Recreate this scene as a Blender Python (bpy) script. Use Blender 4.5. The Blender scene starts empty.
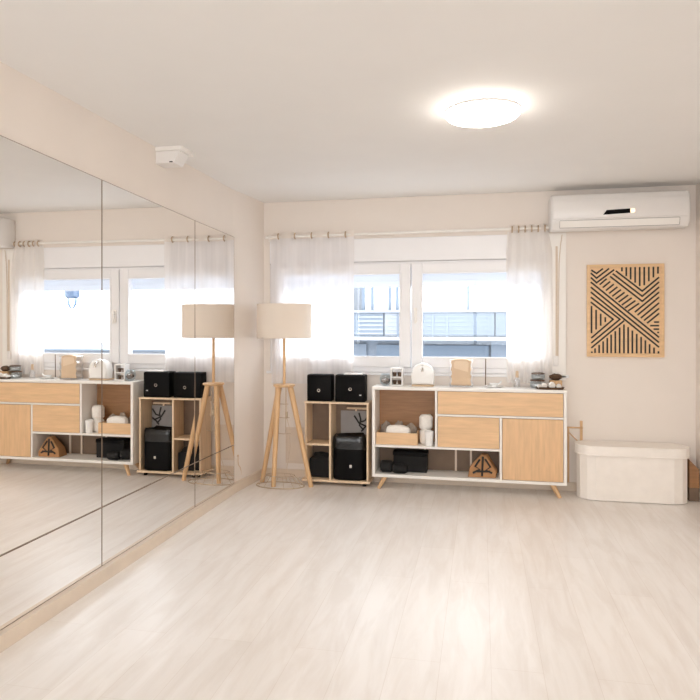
import bpy, bmesh, math, random
from mathutils import Vector, Matrix, noise
random.seed(7)
S = bpy.context.scene
COL = S.collection
PI = math.pi

# ---------------------------------------------------------------- materials
def mat(name):
    m = bpy.data.materials.new(name); m.use_nodes = True
    nt = m.node_tree; nt.nodes.clear()
    out = nt.nodes.new('ShaderNodeOutputMaterial')
    return m, nt, out

def srgb(r, g, b):
    f = lambda c: (c/255/12.92) if c/255 <= .04045 else ((c/255+.055)/1.055)**2.4
    return (f(r), f(g), f(b), 1)

def plain(name, col, rough=.5, var=.06, scale=12, metal=0, bump=0, spec=.5, stretch=(1,1,1), sheen=0):
    m, nt, out = mat(name); N = nt.nodes; L = nt.links
    b = N.new('ShaderNodeBsdfPrincipled'); L.new(b.outputs[0], out.inputs[0])
    b.inputs['Roughness'].default_value = rough; b.inputs['Metallic'].default_value = metal
    b.inputs['Specular IOR Level'].default_value = spec
    if sheen: b.inputs['Sheen Weight'].default_value = sheen
    tc = N.new('ShaderNodeTexCoord'); mp = N.new('ShaderNodeMapping'); mp.inputs['Scale'].default_value = stretch
    L.new(tc.outputs['Object'], mp.inputs[0])
    nz = N.new('ShaderNodeTexNoise'); nz.inputs['Scale'].default_value = scale; nz.inputs['Detail'].default_value = 5
    L.new(mp.outputs[0], nz.inputs['Vector'])
    rp = N.new('ShaderNodeValToRGB'); L.new(nz.outputs['Fac'], rp.inputs[0])
    c = Vector(col[:3])
    rp.color_ramp.elements[0].position = .3; rp.color_ramp.elements[1].position = .7
    rp.color_ramp.elements[0].color = (*(c*(1-var)), 1); rp.color_ramp.elements[1].color = (*[min(1, x*(1+var)) for x in c], 1)
    L.new(rp.outputs[0], b.inputs['Base Color'])
    if bump:
        bp = N.new('ShaderNodeBump'); bp.inputs['Strength'].default_value = bump; bp.inputs['Distance'].default_value = .004
        L.new(nz.outputs['Fac'], bp.inputs['Height']); L.new(bp.outputs[0], b.inputs['Normal'])
    return m

def wood(name, col, axis='x', var=.16, rough=.45, scale=9):
    st = {'x': (.6, 6, 6), 'y': (6, .6, 6), 'z': (6, 6, .6)}[axis]
    return plain(name, col, rough, var, scale, stretch=st)

def emit(name, col, strength):
    m, nt, out = mat(name)
    e = nt.nodes.new('ShaderNodeEmission'); e.inputs[0].default_value = col; e.inputs[1].default_value = strength
    nt.links.new(e.outputs[0], out.inputs[0]); return m

def glass(name, tint=(1, 1, 1, 1), refl=.06, rough=.0):
    m, nt, out = mat(name); N = nt.nodes; L = nt.links
    t = N.new('ShaderNodeBsdfTransparent'); t.inputs[0].default_value = tint
    g = N.new('ShaderNodeBsdfGlossy'); g.inputs['Roughness'].default_value = rough
    mx = N.new('ShaderNodeMixShader'); mx.inputs[0].default_value = refl
    L.new(t.outputs[0], mx.inputs[1]); L.new(g.outputs[0], mx.inputs[2]); L.new(mx.outputs[0], out.inputs[0]); return m

def sheer(name, col, see, band=.12, through=.5):
    """woven cloth: part diffuse, part translucent, with open and dense vertical bands of weave"""
    m, nt, out = mat(name); N = nt.nodes; L = nt.links
    t = N.new('ShaderNodeBsdfTransparent')
    d = N.new('ShaderNodeBsdfDiffuse'); d.inputs[0].default_value = col
    tr = N.new('ShaderNodeBsdfTranslucent'); tr.inputs[0].default_value = col
    tc = N.new('ShaderNodeTexCoord'); mp = N.new('ShaderNodeMapping'); mp.inputs['Scale'].default_value = (1, .3, .05)
    L.new(tc.outputs['Object'], mp.inputs[0])
    w = N.new('ShaderNodeTexNoise'); w.inputs['Scale'].default_value = 16; w.inputs['Detail'].default_value = 3
    L.new(mp.outputs[0], w.inputs['Vector'])
    mr = N.new('ShaderNodeMapRange'); mr.inputs['From Min'].default_value = .3; mr.inputs['From Max'].default_value = .7
    mr.inputs['To Min'].default_value = max(0, see-band); mr.inputs['To Max'].default_value = see+band
    L.new(w.outputs['Fac'], mr.inputs['Value'])
    a = N.new('ShaderNodeMixShader'); a.inputs[0].default_value = through
    L.new(d.outputs[0], a.inputs[1]); L.new(tr.outputs[0], a.inputs[2])
    b = N.new('ShaderNodeMixShader'); L.new(mr.outputs[0], b.inputs[0]); L.new(a.outputs[0], b.inputs[1]); L.new(t.outputs[0], b.inputs[2])
    L.new(b.outputs[0], out.inputs[0]); return m

def floor_mat():
    m, nt, out = mat('pale_oak_planks'); N = nt.nodes; L = nt.links
    b = N.new('ShaderNodeBsdfPrincipled'); L.new(b.outputs[0], out.inputs[0])
    tc = N.new('ShaderNodeTexCoord'); sp = N.new('ShaderNodeSeparateXYZ'); L.new(tc.outputs['Object'], sp.inputs[0])
    cb = N.new('ShaderNodeCombineXYZ'); L.new(sp.outputs['Y'], cb.inputs['X']); L.new(sp.outputs['X'], cb.inputs['Y'])
    br = N.new('ShaderNodeTexBrick'); br.offset = .37; br.offset_frequency = 2
    br.inputs['Scale'].default_value = 1; br.inputs['Brick Width'].default_value = 1.28; br.inputs['Row Height'].default_value = .192
    br.inputs['Mortar Size'].default_value = .0011; br.inputs['Mortar Smooth'].default_value = .3; br.inputs['Bias'].default_value = 0
    br.inputs['Color1'].default_value = (1, 1, 1, 1); br.inputs['Color2'].default_value = (.955, .95, .945, 1); br.inputs['Mortar'].default_value = (.86, .83, .80, 1)
    L.new(cb.outputs[0], br.inputs['Vector'])
    mp = N.new('ShaderNodeMapping'); mp.inputs['Scale'].default_value = (7, 1.0, 1); L.new(tc.outputs['Object'], mp.inputs[0])
    nz = N.new('ShaderNodeTexNoise'); nz.inputs['Scale'].default_value = 2.0; nz.inputs['Detail'].default_value = 8; nz.inputs['Roughness'].default_value = .62
    nz.inputs['Distortion'].default_value = .6
    L.new(mp.outputs[0], nz.inputs['Vector'])
    rp = N.new('ShaderNodeValToRGB'); L.new(nz.outputs['Fac'], rp.inputs[0])
    e = rp.color_ramp.elements
    e[0].position = .36; e[0].color = FLOOR_DARK; e[1].position = .60; e[1].color = FLOOR_LIGHT
    mx = N.new('ShaderNodeMix'); mx.data_type = 'RGBA'; mx.blend_type = 'MULTIPLY'; mx.inputs[0].default_value = 1
    L.new(rp.outputs[0], mx.inputs[6]); L.new(br.outputs['Color'], mx.inputs[7]); L.new(mx.outputs[2], b.inputs['Base Color'])
    b.inputs['Roughness'].default_value = .34; b.inputs['Specular IOR Level'].default_value = .5
    bp = N.new('ShaderNodeBump'); bp.inputs['Strength'].default_value = .12; bp.inputs['Distance'].default_value = .002
    L.new(nz.outputs['Fac'], bp.inputs['Height']); L.new(bp.outputs[0], b.inputs['Normal'])
    return m
FLOOR_DARK = srgb(229, 223, 217); FLOOR_LIGHT = srgb(238, 234, 230)

M = dict(
    wall=plain('warm_white_paint', srgb(233, 225, 217), .75, .015, 3, bump=.03),
    ceil=plain('ceiling_paint', srgb(234, 233, 231), .8, .01, 3),
    base=plain('cream_skirting', srgb(220, 205, 188), .45, .03, 8),
    floor=floor_mat(),
    white=plain('white_lacquer', srgb(240, 237, 232), .38, .015, 6),
    pvc=plain('white_pvc', srgb(240, 240, 242), .35, .01, 6),
    plastic=plain('white_plastic', srgb(232, 229, 226), .28, .01, 6),
    oak_h=wood('light_oak_horizontal', srgb(225, 188, 146), 'x', .09),
    oak_v=wood('light_oak_vertical', srgb(223, 185, 143), 'z', .09),
    oak_back=wood('oak_back_panel', srgb(156, 114, 76), 'x'),
    pine=wood('pale_birch', srgb(224, 199, 168), 'z', .10),
    legw=wood('beech_leg', srgb(214, 176, 132), 'z', .12),
    greyback=plain('grey_brown_hardboard', srgb(122, 102, 85), .7, .08, 10),
    black=plain('black_plastic', srgb(8, 7, 7), .55, .15, 20, spec=.12),
    blackf=plain('black_fabric', srgb(17, 15, 15), .85, .2, 60, bump=.2),
    liner=plain('black_liner', srgb(11, 11, 11), .2, .2, 22, bump=1.0),
    chrome=plain('brushed_steel', srgb(196, 190, 182), .22, .05, 30, metal=1),
    eyelet=plain('champagne_metal', srgb(196, 176, 152), .3, .05, 30, metal=.7),
    wire=plain('pale_wire', srgb(196, 178, 154), .35, .05, 30, metal=.6),
    cream=plain('cream_leatherette', srgb(243, 237, 230), .5, .025, 14, bump=.05),
    shade=sheer('linen_shade', srgb(246, 238, 228), 0, 0, .35),
    towel=plain('white_terry', srgb(240, 236, 230), .95, .04, 70, bump=.6, sheen=.3),
    greycloth=plain('grey_flannel', srgb(150, 138, 126), .95, .15, 25, bump=.5),
    kraft=plain('kraft_paper', srgb(176, 130, 86), .7, .10, 9, bump=.15),
    beige=plain('beige_paper', srgb(216, 190, 160), .7, .04, 9),
    beige2=plain('light_beige_paper', srgb(230, 208, 182), .7, .04, 9),
    ceramic=plain('white_ceramic', srgb(243, 242, 240), .2, .01, 6),
    brown=plain('dark_brown_bristle', srgb(84, 62, 44), .8, .25, 60, bump=.5),
    coffee=plain('brown_pods', srgb(96, 74, 58), .6, .35, 40),
    artwood=wood('art_birch', srgb(226, 190, 146), 'x', .08),
    ink=plain('black_stain', srgb(34, 30, 28), .6, .1, 20),
    grey_card=plain('grey_card', srgb(150, 146, 144), .7, .06, 9),
    mirror=None, glass=glass('window_glass', (.97, .985, 1, 1), .02),
    clear=glass('clear_glass', (.86, .92, .96, 1), .16, .02),
    lantern_glass=glass('lantern_glass', (.55, .68, .84, 1), .1, .05),
    clear2=glass('frosted_acrylic', (.95, .96, .98, 1), .22, .25),
    sheerL=sheer('sheer_voile', srgb(250, 248, 248), .15, .11),
    sheerR=sheer('dense_voile', srgb(250, 247, 244), .09, .07),
    slat=sheer('shutter_slat', srgb(232, 234, 238), 0, 0, .36),
    strapm=plain('strap_webbing', srgb(214, 198, 180), .8, .05, 60),
    lamp_em=emit('lamp_diffuser', (1, .925, .84, 1), 19),
    led=emit('display_led', (1, .72, .45, 1), 1.1),
    facade=plain('facade_render', srgb(108, 111, 116), .8, .03, 2),
    facade2=plain('blue_grey_panel', srgb(76, 84, 93), .6, .08, 1.4),
    facade3=plain('deep_blue_grey_glazing', srgb(60, 72, 84), .6, .10, 1.2),
    facade5=plain('white_render', srgb(232, 235, 240), .8, .03, 2),
    facade4=plain('pale_blue_frame', srgb(70, 80, 91), .6, .06, 2),
    street=plain('asphalt_street', srgb(150, 152, 156), .9, .06, 2),
    lantern=plain('lantern_metal', srgb(70, 86, 108), .5, .06, 12),
)
def mirror_mat():
    m, nt, out = mat('silvered_glass'); N = nt.nodes
    g = N.new('ShaderNodeBsdfGlossy'); g.inputs['Color'].default_value = (.93, .918, .90, 1); g.inputs['Roughness'].default_value = 0
    nt.links.new(g.outputs[0], out.inputs[0]); return m
M['mirror'] = mirror_mat()
M['edge'] = plain('mirror_edge', srgb(138, 116, 96), .5, .1, 20)

# ---------------------------------------------------------------- mesh helpers (all coordinates are world coordinates)
def box(bm, x0, x1, y0, y1, z0, z1, bev=0):
    r = bmesh.ops.create_cube(bm, size=1)
    vs = r['verts']
    for v in vs:
        v.co = Vector((x0+(x1-x0)*(v.co.x+.5), y0+(y1-y0)*(v.co.y+.5), z0+(z1-z0)*(v.co.z+.5)))
    if bev:
        es = list({e for v in vs for e in v.link_edges})
        bmesh.ops.bevel(bm, geom=es, offset=bev, segments=2, affect='EDGES', profile=.5)
    return bm

def bx(x0, x1, y0, y1, z0, z1, bev=0):
    return box(bmesh.new(), x0, x1, y0, y1, z0, z1, bev)

def tube(bm, pts, r, n=10, closed=False, r2=None):
    P = [Vector(p) for p in pts]; k = len(P); rings = []
    up = Vector((0, 0, 1)); prev = None
    for i, p in enumerate(P):
        if closed: t = (P[(i+1) % k]-P[i-1])
        else: t = P[min(i+1, k-1)]-P[max(i-1, 0)]
        t.normalize()
        if prev is None:
            a = t.orthogonal().normalized()
        else:
            a = (prev-t*prev.dot(t))
            a = a.normalized() if a.length > 1e-6 else t.orthogonal().normalized()
        prev = a; b = t.cross(a)
        rr = r if r2 is None else r+(r2-r)*i/(k-1)
        rings.append([bm.verts.new(p+a*math.cos(2*PI*j/n)*rr+b*math.sin(2*PI*j/n)*rr) for j in range(n)])
    m = k if closed else k-1
    for i in range(m):
        A, B = rings[i], rings[(i+1) % k]
        off = 0
        if closed and i == k-1:
            off = min(range(n), key=lambda o: (A[0].co-B[o].co).length)
        for j in range(n):
            bm.faces.new((A[j], A[(j+1) % n], B[(j+1+off) % n], B[(j+off) % n]))
    if not closed:
        bm.faces.new(rings[0][::-1]); bm.faces.new(rings[-1])
    return bm

def lathe(bm, prof, c, n=32, sx=1, sy=1):
    rings = []
    for r, z in prof:
        if r < 1e-6: rings.append([bm.verts.new((c[0], c[1], c[2]+z))])
        else: rings.append([bm.verts.new((c[0]+sx*r*math.cos(2*PI*j/n), c[1]+sy*r*math.sin(2*PI*j/n), c[2]+z)) for j in range(n)])
    for A, B in zip(rings, rings[1:]):
        for j in range(n):
            a, b = A[j % len(A)], A[(j+1) % len(A)]; d, e = B[j % len(B)], B[(j+1) % len(B)]
            vs = []
            for v in (a, b, e, d):
                if v not in vs: vs.append(v)
            if len(vs) > 2: bm.faces.new(vs)
    return bm

def prism(bm, poly, fn0, fn1, bev=0):
    """poly: 2D points; fn0/fn1 map a point to the two end faces"""
    A = [bm.verts.new(fn0(p)) for p in poly]; B = [bm.verts.new(fn1(p)) for p in poly]
    fs = [bm.faces.new(A[::-1]), bm.faces.new(B)]
    k = len(poly)
    for i in range(k): fs.append(bm.faces.new((A[i], A[(i+1) % k], B[(i+1) % k], B[i])))
    if bev:
        es = list({e for f in fs[:2] for e in f.edges})
        bmesh.ops.bevel(bm, geom=es, offset=bev, segments=3, affect='EDGES', profile=.5)
    return bm

def blob(bm, c, rad, seed, amp=.15, sub=3, freq=2.2):
    r = bmesh.ops.create_icosphere(bm, subdivisions=sub, radius=1)
    for v in r['verts']:
        d = v.co.normalized(); k = 1+amp*noise.noise(d*freq+Vector((seed, seed*.7, 0)))
        v.co = Vector((c[0]+d.x*rad[0]*k, c[1]+d.y*rad[1]*k, c[2]+d.z*rad[2]*k))
    return bm

def wpos(o):
    v = Vector(o.location)
    while o.parent: o = o.parent; v += Vector(o.location)
    return v

def obj(name, bm, m, parent=None, smooth=False, loc=None):
    bmesh.ops.recalc_face_normals(bm, faces=bm.faces)
    o = bpy.data.objects.new(name, bpy.data.meshes.new(name))
    if parent is not None: off = wpos(parent)
    else:
        if loc is None:
            xs = [v.co for v in bm.verts]
            loc = ((min(v.x for v in xs)+max(v.x for v in xs))/2, (min(v.y for v in xs)+max(v.y for v in xs))/2, min(v.z for v in xs))
        off = Vector(loc); o.location = off
    bmesh.ops.translate(bm, verts=bm.verts, vec=-off)
    bm.to_mesh(o.data); bm.free()
    ms = m if isinstance(m, (list, tuple)) else [m]
    for k in ms: o.data.materials.append(k)
    if smooth:
        for p in o.data.polygons: p.use_smooth = True
        try: o.data.set_sharp_from_angle(angle=math.radians(38))
        except Exception: pass
    COL.objects.link(o)
    if parent is not None: o.parent = parent
    return o

def tag(o, label, cat, group=None):
    o['label'] = label; o['category'] = cat
    if group: o['group'] = group
    return o

def thing(name, loc, label, cat, group=None):
    o = bpy.data.objects.new(name, None); COL.objects.link(o); o.location = loc; o.empty_display_size = .05
    return tag(o, label, cat, group)

def struct(name, bm, m, parent=None, smooth=False):
    o = obj(name, bm, m, parent, smooth)
    if parent is None: o['kind'] = 'structure'
    return o

def sroot(name, loc):
    o = bpy.data.objects.new(name, None); COL.objects.link(o); o.location = loc; o['kind'] = 'structure'; return o

def copy_tree(o, parent=None):
    c = o.copy(); COL.objects.link(c)
    if parent is not None: c.parent = parent
    for ch in list(o.children): copy_tree(ch, c)
    return c

# ---------------------------------------------------------------- the room
YB, XR, YF, H = 5.285, 3.497, -3.0, 2.372
WX = -.006                       # left wall surface; the mirror faces lie at x = 0
struct('floor', bx(WX-.12, XR+.12, YF-.12, YB+.25, -.12, 0), M['floor'])
struct('ceiling', bx(WX-.12, XR+.12, YF-.12, YB+.25, H, H+.12), M['ceil'])
YS = 4.715                       # past the mirrors the plaster bends gently into the corner
WLP = [(WX-.12, YF), (WX, YF), (WX, YS), (.030, YS+.32), (.050, YB), (.050, YB+.25), (WX-.12, YB+.25)]
struct('wall_left', prism(bmesh.new(), WLP, lambda p: (p[0], p[1], 0), lambda p: (p[0], p[1], H)), M['wall'])
struct('wall_right', bx(XR, XR+.12, YF, YB+.25, 0, H), M['wall'])
WL, WR, WB, WT = .107, 2.557, .913, 2.036          # the opening in the back wall
bm = bmesh.new()
box(bm, WX, WL, YB, YB+.25, 0, H); box(bm, WR, XR, YB, YB+.25, 0, H)
box(bm, WL, WR, YB, YB+.25, 0, WB); box(bm, WL, WR, YB, YB+.25, WT, H)
struct('wall_back', bm, M['wall'])
bm = bmesh.new()
F0, F1, FB, FT = .25, 3.3, .85, 2.30
box(bm, WX, F0, YF-.12, YF, 0, H); box(bm, F1, XR, YF-.12, YF, 0, H)
box(bm, F0, F1, YF-.12, YF, 0, FB); box(bm, F0, F1, YF-.12, YF, FT, H)
struct('wall_front', bm, M['wall'])
BLP = [(WX, YF), (.03, YF), (.03, YS), (.058, YS+.32), (.072, YB), (.05, YB), (.03, YS+.32), (WX, YS)]
struct('baseboard_left', prism(bmesh.new(), BLP, lambda p: (p[0], p[1], 0), lambda p: (p[0], p[1], .069)), M['base'])
struct('baseboard_back', bx(.07, XR, YB-.014, YB, 0, .069, .003), M['base'])
struct('baseboard_right', bx(XR-.014, XR, YF, YB-.014, 0, .069, .003), M['base'])

# window added out of view behind the camera to bring in more daylight
w2 = sroot('added_window', ((F0+F1)/2, YF-.06, FB))
def ring(bm, x0, x1, z0, z1, wd, y0, y1, bev=.004):
    box(bm, x0, x0+wd, y0, y1, z0, z1, bev); box(bm, x1-wd, x1, y0, y1, z0, z1, bev)
    box(bm, x0+wd, x1-wd, y0, y1, z0, z0+wd, bev); box(bm, x0+wd, x1-wd, y0, y1, z1-wd, z1, bev); return bm
b = ring(bmesh.new(), F0, F1, FB, FT, .06, YF-.1, YF-.03); box(b, (F0+F1)/2-.03, (F0+F1)/2+.03, YF-.1, YF-.03, FB+.06, FT-.06)
obj('window_frame', b, M['pvc'], w2)

# ---------------------------------------------------------------- the window in the back wall
w1 = sroot('window_1', ((WL+WR)/2, YB+.03, WB))
b = ring(bmesh.new(), WL, WR, WB, 1.838, .045, YB+.005, YB+.075)
box(b, 2.463, WR-.045, YB+.005, YB+.075, WB+.045, 1.793, .003)
obj('window_frame', b, M['pvc'], w1)
def sash(x0, x1, z0, z1):
    wd = .088
    s = obj('sash', ring(bmesh.new(), x0, x1, z0, z1, wd, YB-.012, YB+.058, .006), M['pvc'], w1)
    b = ring(bmesh.new(), x0+wd-.012, x1-wd+.012, z0+wd-.012, z1-wd+.012, .016, YB-.018, YB-.008, .003)
    obj('glazing_bead', b, M['pvc'], s)
    obj('pane', bx(x0+wd-.004, x1-wd+.004, YB+.020, YB+.030, z0+wd-.004, z1-wd+.004), M['glass'], s)
    return s
sL = sash(.150, 1.328, .957, 1.822); sR = sash(1.336, 2.468, .957, 1.822)
b = bx(1.357, 1.385, YB-.026, YB-.012, 1.33, 1.45, .004); box(b, 1.364, 1.378, YB-.05, YB-.026, 1.41, 1.435, .003)
box(b, 1.363, 1.379, YB-.058, YB-.046, 1.32, 1.44, .004)
obj('handle', b, M['white'], sR, True)
obj('window_sill', bx(WL-.03, WR+.02, YB-.016, YB+.03, WB-.022, WB, .004), M['pvc'], w1)
b = bx(WL, WR, YB-.012, YB+.2, 1.840, WT, .006)
obj('roller_shutter_box', b, M['pvc'], w1)
b = bmesh.new()
for k in range(4): box(b, WL+.05, WR-.05, YB+.085, YB+.098, 1.632+.052*k, 1.6838+.052*k, .003)
obj('lowered_shutter_slats', b, M['slat'], w1)
b = bx(2.424, 2.555, YB-.016, YB-.0125, .873, 2.034, .001)
struct('trim_1', b, M['white'])
sw = thing('shutter_strap', (2.482, YB-.02, 1.0), 'beige roller shutter strap with winder box right of the window curtain', 'strap')
obj('strap', bx(2.476, 2.492, YB-.020, YB-.0165, 1.06, 1.93), M['strapm'], sw)
b = bx(2.458, 2.496, YB-.032, YB-.0165, .985, 1.065, .005)
obj('winder_box', b, M['plastic'], sw)
obj('cord', tube(bmesh.new(), [(2.525, YB-.020, 2.02), (2.514, YB-.022, 1.95), (2.502, YB-.023, 1.80), (2.498, YB-.024, 1.45), (2.494, YB-.024, 1.06)], .003, 6), M['strapm'], sw, True)

# curtain rod and curtains
YC = YB-.042; ZR = 2.070
rd = thing('curtain_rod', (1.25, YC, ZR), 'thin white curtain rod across the top of the window', 'curtain rod')
obj('rod', tube(bmesh.new(), [(.09, YC, ZR-.006), (1.25, YC, ZR), (2.414, YC, ZR+.006)], .0115, 12), M['white'], rd, True)
for x in (.09, 2.414): obj('finial', lathe(bmesh.new(), [(0, -.012), (.012, -.010), (.014, 0), (.012, .010), (0, .012)], (x, YC, ZR+(.006 if x > 1 else -.006)), 14), M['white'], rd, True)
for x in (.108, 2.396):
    b = bx(x-.008, x+.008, YC, YB, ZR-.018, ZR-.008); box(b, x-.014, x+.014, YB-.006, YB, ZR-.04, ZR+.02, .002)
    obj('bracket', b, M['white'], rd)

def curtain(label, x0t, x1t, x0b, x1b, zt, zb, waves, amp, material, head, phase=0, seed=0):
    t = thing('sheer_curtain', ((x0t+x1t)/2, YC, zb), label, 'curtain', 'sheer curtains')
    nx, nz = 220, 40
    def build(za, zc, nzz):
        bm = bmesh.new(); rows = []
        for j in range(nzz+1):
            z = za+(zc-za)*j/nzz; f = (zt-z)/(zt-zb); row = []
            for i in range(nx+1):
                u = i/nx
                uu = u+.018*math.sin(2*PI*waves*u+1)*f
                x = (x0t+(x0b-x0t)*min(1, f*6))+(x1t-x0t+((x1b-x0b)-(x1t-x0t))*min(1, f*6))*uu
                ph = waves*2*PI*u+phase
                a = amp*(1-.25*f)*(.75+.25*math.sin(5*u+seed))
                y = YC+a*math.sin(ph)*(1-.2*f)+.006*f*math.sin(ph*2.7+seed+3*f)
                y = min(y, YB-.019)
                row.append(bm.verts.new((x, y, z)))
            rows.append(row)
        for A, B in zip(rows, rows[1:]):
            for i in range(nx): bm.faces.new((A[i], A[i+1], B[i+1], B[i]))
        return bm
    obj('fabric', build(zt-.052, zb, nz), material, t, True)
    obj('header_band', build(zt, zt-.052, 4), head, t, True)
    # eyelets where the cloth crosses the rod
    k = 0
    for n in range(0, int(2*waves)+2):
        u = (n*PI-phase)/(2*PI*waves)
        if not 0.01 < u < .99: continue
        x = x0t+(x1t-x0t)*u
        pts = [(x, YC+.023*math.cos(a), ZR+.023*math.sin(a)) for a in [2*PI*q/20 for q in range(20)]]
        obj('eyelet', tube(bmesh.new(), pts, .006, 8, True), M['eyelet'], t, True)
    return t
M['head'] = sheer('voile_header', srgb(246, 240, 234), .08, .05)
curtain('sheer white voile curtain on the left of the window behind the floor lamp', .124, .861, .118, .864, 2.101, .81, 2.5, .022, M['sheerL'], M['head'], .5*PI, 1)
curtain('gathered white curtain on the right of the window below the air conditioner', 2.111, 2.411, 2.096, 2.450, 2.107, .85, 3, .022, M['sheerR'], M['head'], 1.2, 2)

# ---------------------------------------------------------------- mirrors on the left wall
def ztop(y): return 2.071-.0304*(y-2.234)
segs = [(.60, 2.939), (2.943, 4.024), (4.028, 4.698)]
labs = [('tall mirror panel of the upper row nearest the camera', 'tall middle mirror panel reflecting the black bin shelf', 'narrow tall mirror panel reflecting the floor lamp'),
        ('low mirror panel above the skirting nearest the camera', 'low middle mirror strip under the seam, between the two vertical joints', 'short low mirror panel at the far end beside the bare wall')]
for i, (y0, y1) in enumerate(segs):
    for row in (0, 1):
        bm = bmesh.new()
        if row == 0: z = [(y0, .374), (y1, .374 - 0.004*(i == 2)), (y1, ztop(y1)), (y0, ztop(y0))]
        else: z = [(y0, .071), (y1, .071), (y1, .370), (y0, .370)]
        if row == 0: z[1] = (y1, .374)
        dx = .012 if i == 2 else 0     # the end panel is glued on very slightly out of true
        prism(bm, z, lambda p: (-.0055, p[0], p[1]), lambda p: (dx*(p[0]-y0)/(y1-y0), p[0], p[1]))
        o = obj('mirror_panel', bm, [M['edge'], M['mirror']])
        for p in o.data.polygons:
            if p.normal.x > .9: p.material_index = 1
        za, zb_ = z[3][1], z[2][1]; e = bmesh.new(); q = .0017; fx = lambda y: dx*(y-y0)/(y1-y0)+.0006
        def strip(P): prism(e, P, lambda p: (fx(p[0])-.0012, p[0], p[1]), lambda p: (fx(p[0]), p[0], p[1]))
        strip([(y0, za-q), (y1, zb_-q), (y1, zb_), (y0, za)]); strip([(y0, z[0][1]), (y1, z[1][1]), (y1, z[1][1]+q), (y0, z[0][1]+q)])
        strip([(y0, z[0][1]+q), (y0+q, z[0][1]+q), (y0+q, za-q), (y0, za-q)]); strip([(y1-q, z[1][1]+q), (y1, z[1][1]+q), (y1, zb_-q), (y1-q, zb_-q)])
        obj('polished_edge', e, M['edge'], o)
        tag(o, labs[row][i], 'mirror', 'wall mirror panels')

# ---------------------------------------------------------------- ceiling lamps
def ceiling_lamp(x, y, label):
    t = thing('ceiling_lamp', (x, y, H), label, 'ceiling light', 'round ceiling lamps')
    obj('base', lathe(bmesh.new(), [(0, -.001), (.150, -.001), (.150, -.016), (0, -.016)], (x, y, H), 48), M['white'], t, True)
    obj('diffuser', lathe(bmesh.new(), [(0, -.017), (.172, -.017), (.180, -.024), (.180, -.036), (.170, -.046), (.12, -.052), (0, -.055)], (x, y, H), 64), M['lamp_em'], t, True)
    obj('rim', lathe(bmesh.new(), [(.181, -.017), (.187, -.017), (.187, -.031), (.181, -.031), (.181, -.017)], (x, y, H), 64), M['plastic'], t, True)
    return t
c0 = ceiling_lamp(1.907, 3.195, 'round glowing flush lamp on the ceiling in front of the window')
fill_lamp = copy_tree(c0); fill_lamp.location = (1.907, -.35, H)  # second lamp added out of view to fill the room with light
fill_lamp['label'] = 'unseen copy of the round ceiling lamp added behind the camera to brighten the room'

# motion sensor at the top of the left wall
ms = thing('alarm_sensor', (0.05, 3.56, 2.25), 'small white wedge-shaped sensor high on the left wall above the mirrors', 'sensor')
pl = [(WX, 2.272), (.112, 2.272), (.150, 2.335), (.150, 2.345), (WX, 2.345)]
obj('housing', prism(bmesh.new(), pl, lambda p: (p[0], 3.50, p[1]), lambda p: (p[0], 3.62, p[1]), .004), M['plastic'], ms)
obj('mounting_plate', bx(WX, .165, 3.495, 3.66, 2.3455, 2.3715, .003), M['white'], ms)
obj('lens', bx(.084, .106, 3.4975, 3.5035, 2.2745, 2.2815, .002), M['ink'], ms)

# ---------------------------------------------------------------- air conditioner
ac = thing('air_conditioner', (2.93, YB-.11, 2.0220), 'white wall-mounted air conditioner above the framed line art', 'air conditioner')
AX0, AX1 = 2.422, 3.398
prof = [(YB-.001, 2.0440), (YB-.001, 2.3000), (YB-.15, 2.3060), (YB-.195, 2.2940), (YB-.215, 2.2620), (YB-.222, 2.1820), (YB-.222, 2.1070), (YB-.214, 2.0670), (YB-.185, 2.0340), (YB-.10, 2.0280)]
obj('housing', prism(bmesh.new(), prof, lambda p: (AX0, p[0], p[1]), lambda p: (AX1, p[0], p[1]), .018), M['plastic'], ac, True)
obj('front_panel', bx(AX0+.012, AX1-.012, YB-.2285, YB-.215, 2.1080, 2.2500, .006), M['plastic'], ac, True)
fl = prism(bmesh.new(), [(YB-.2255, 2.0950), (YB-.219, 2.0950), (YB-.207, 2.0500), (YB-.213, 2.0460)], lambda p: (2.487, p[0], p[1]), lambda p: (3.322, p[0], p[1]), .001)
obj('air_flap', fl, M['white'], ac)
b = bmesh.new()
for (z, y) in ((2.0975, YB-.2235), (2.0445, YB-.2065)): box(b, 2.485, 3.324, y-.002, y+.003, z-.0012, z+.0012)
for x in (2.4845, 3.3245): prism(b, [(YB-.2245, 2.0950), (YB-.2195, 2.0950), (YB-.2075, 2.0480), (YB-.2125, 2.0460)], lambda p: (x-.001, p[0], p[1]), lambda p: (x+.001, p[0], p[1]))
obj('flap_gap', b, M['grey_card'], ac)
dp = obj('display', prism(bmesh.new(), [(2.793, 2.1320), (2.983, 2.1400), (2.983, 2.1720), (2.818, 2.1660)], lambda p: (p[0], YB-.232, p[1]), lambda p: (p[0], YB-.227, p[1])), M['black'], ac)
obj('indicator_light', bx(2.984, 3.014, YB-.2318, YB-.227, 2.1420, 2.1720), M['led'], dp)

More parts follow.
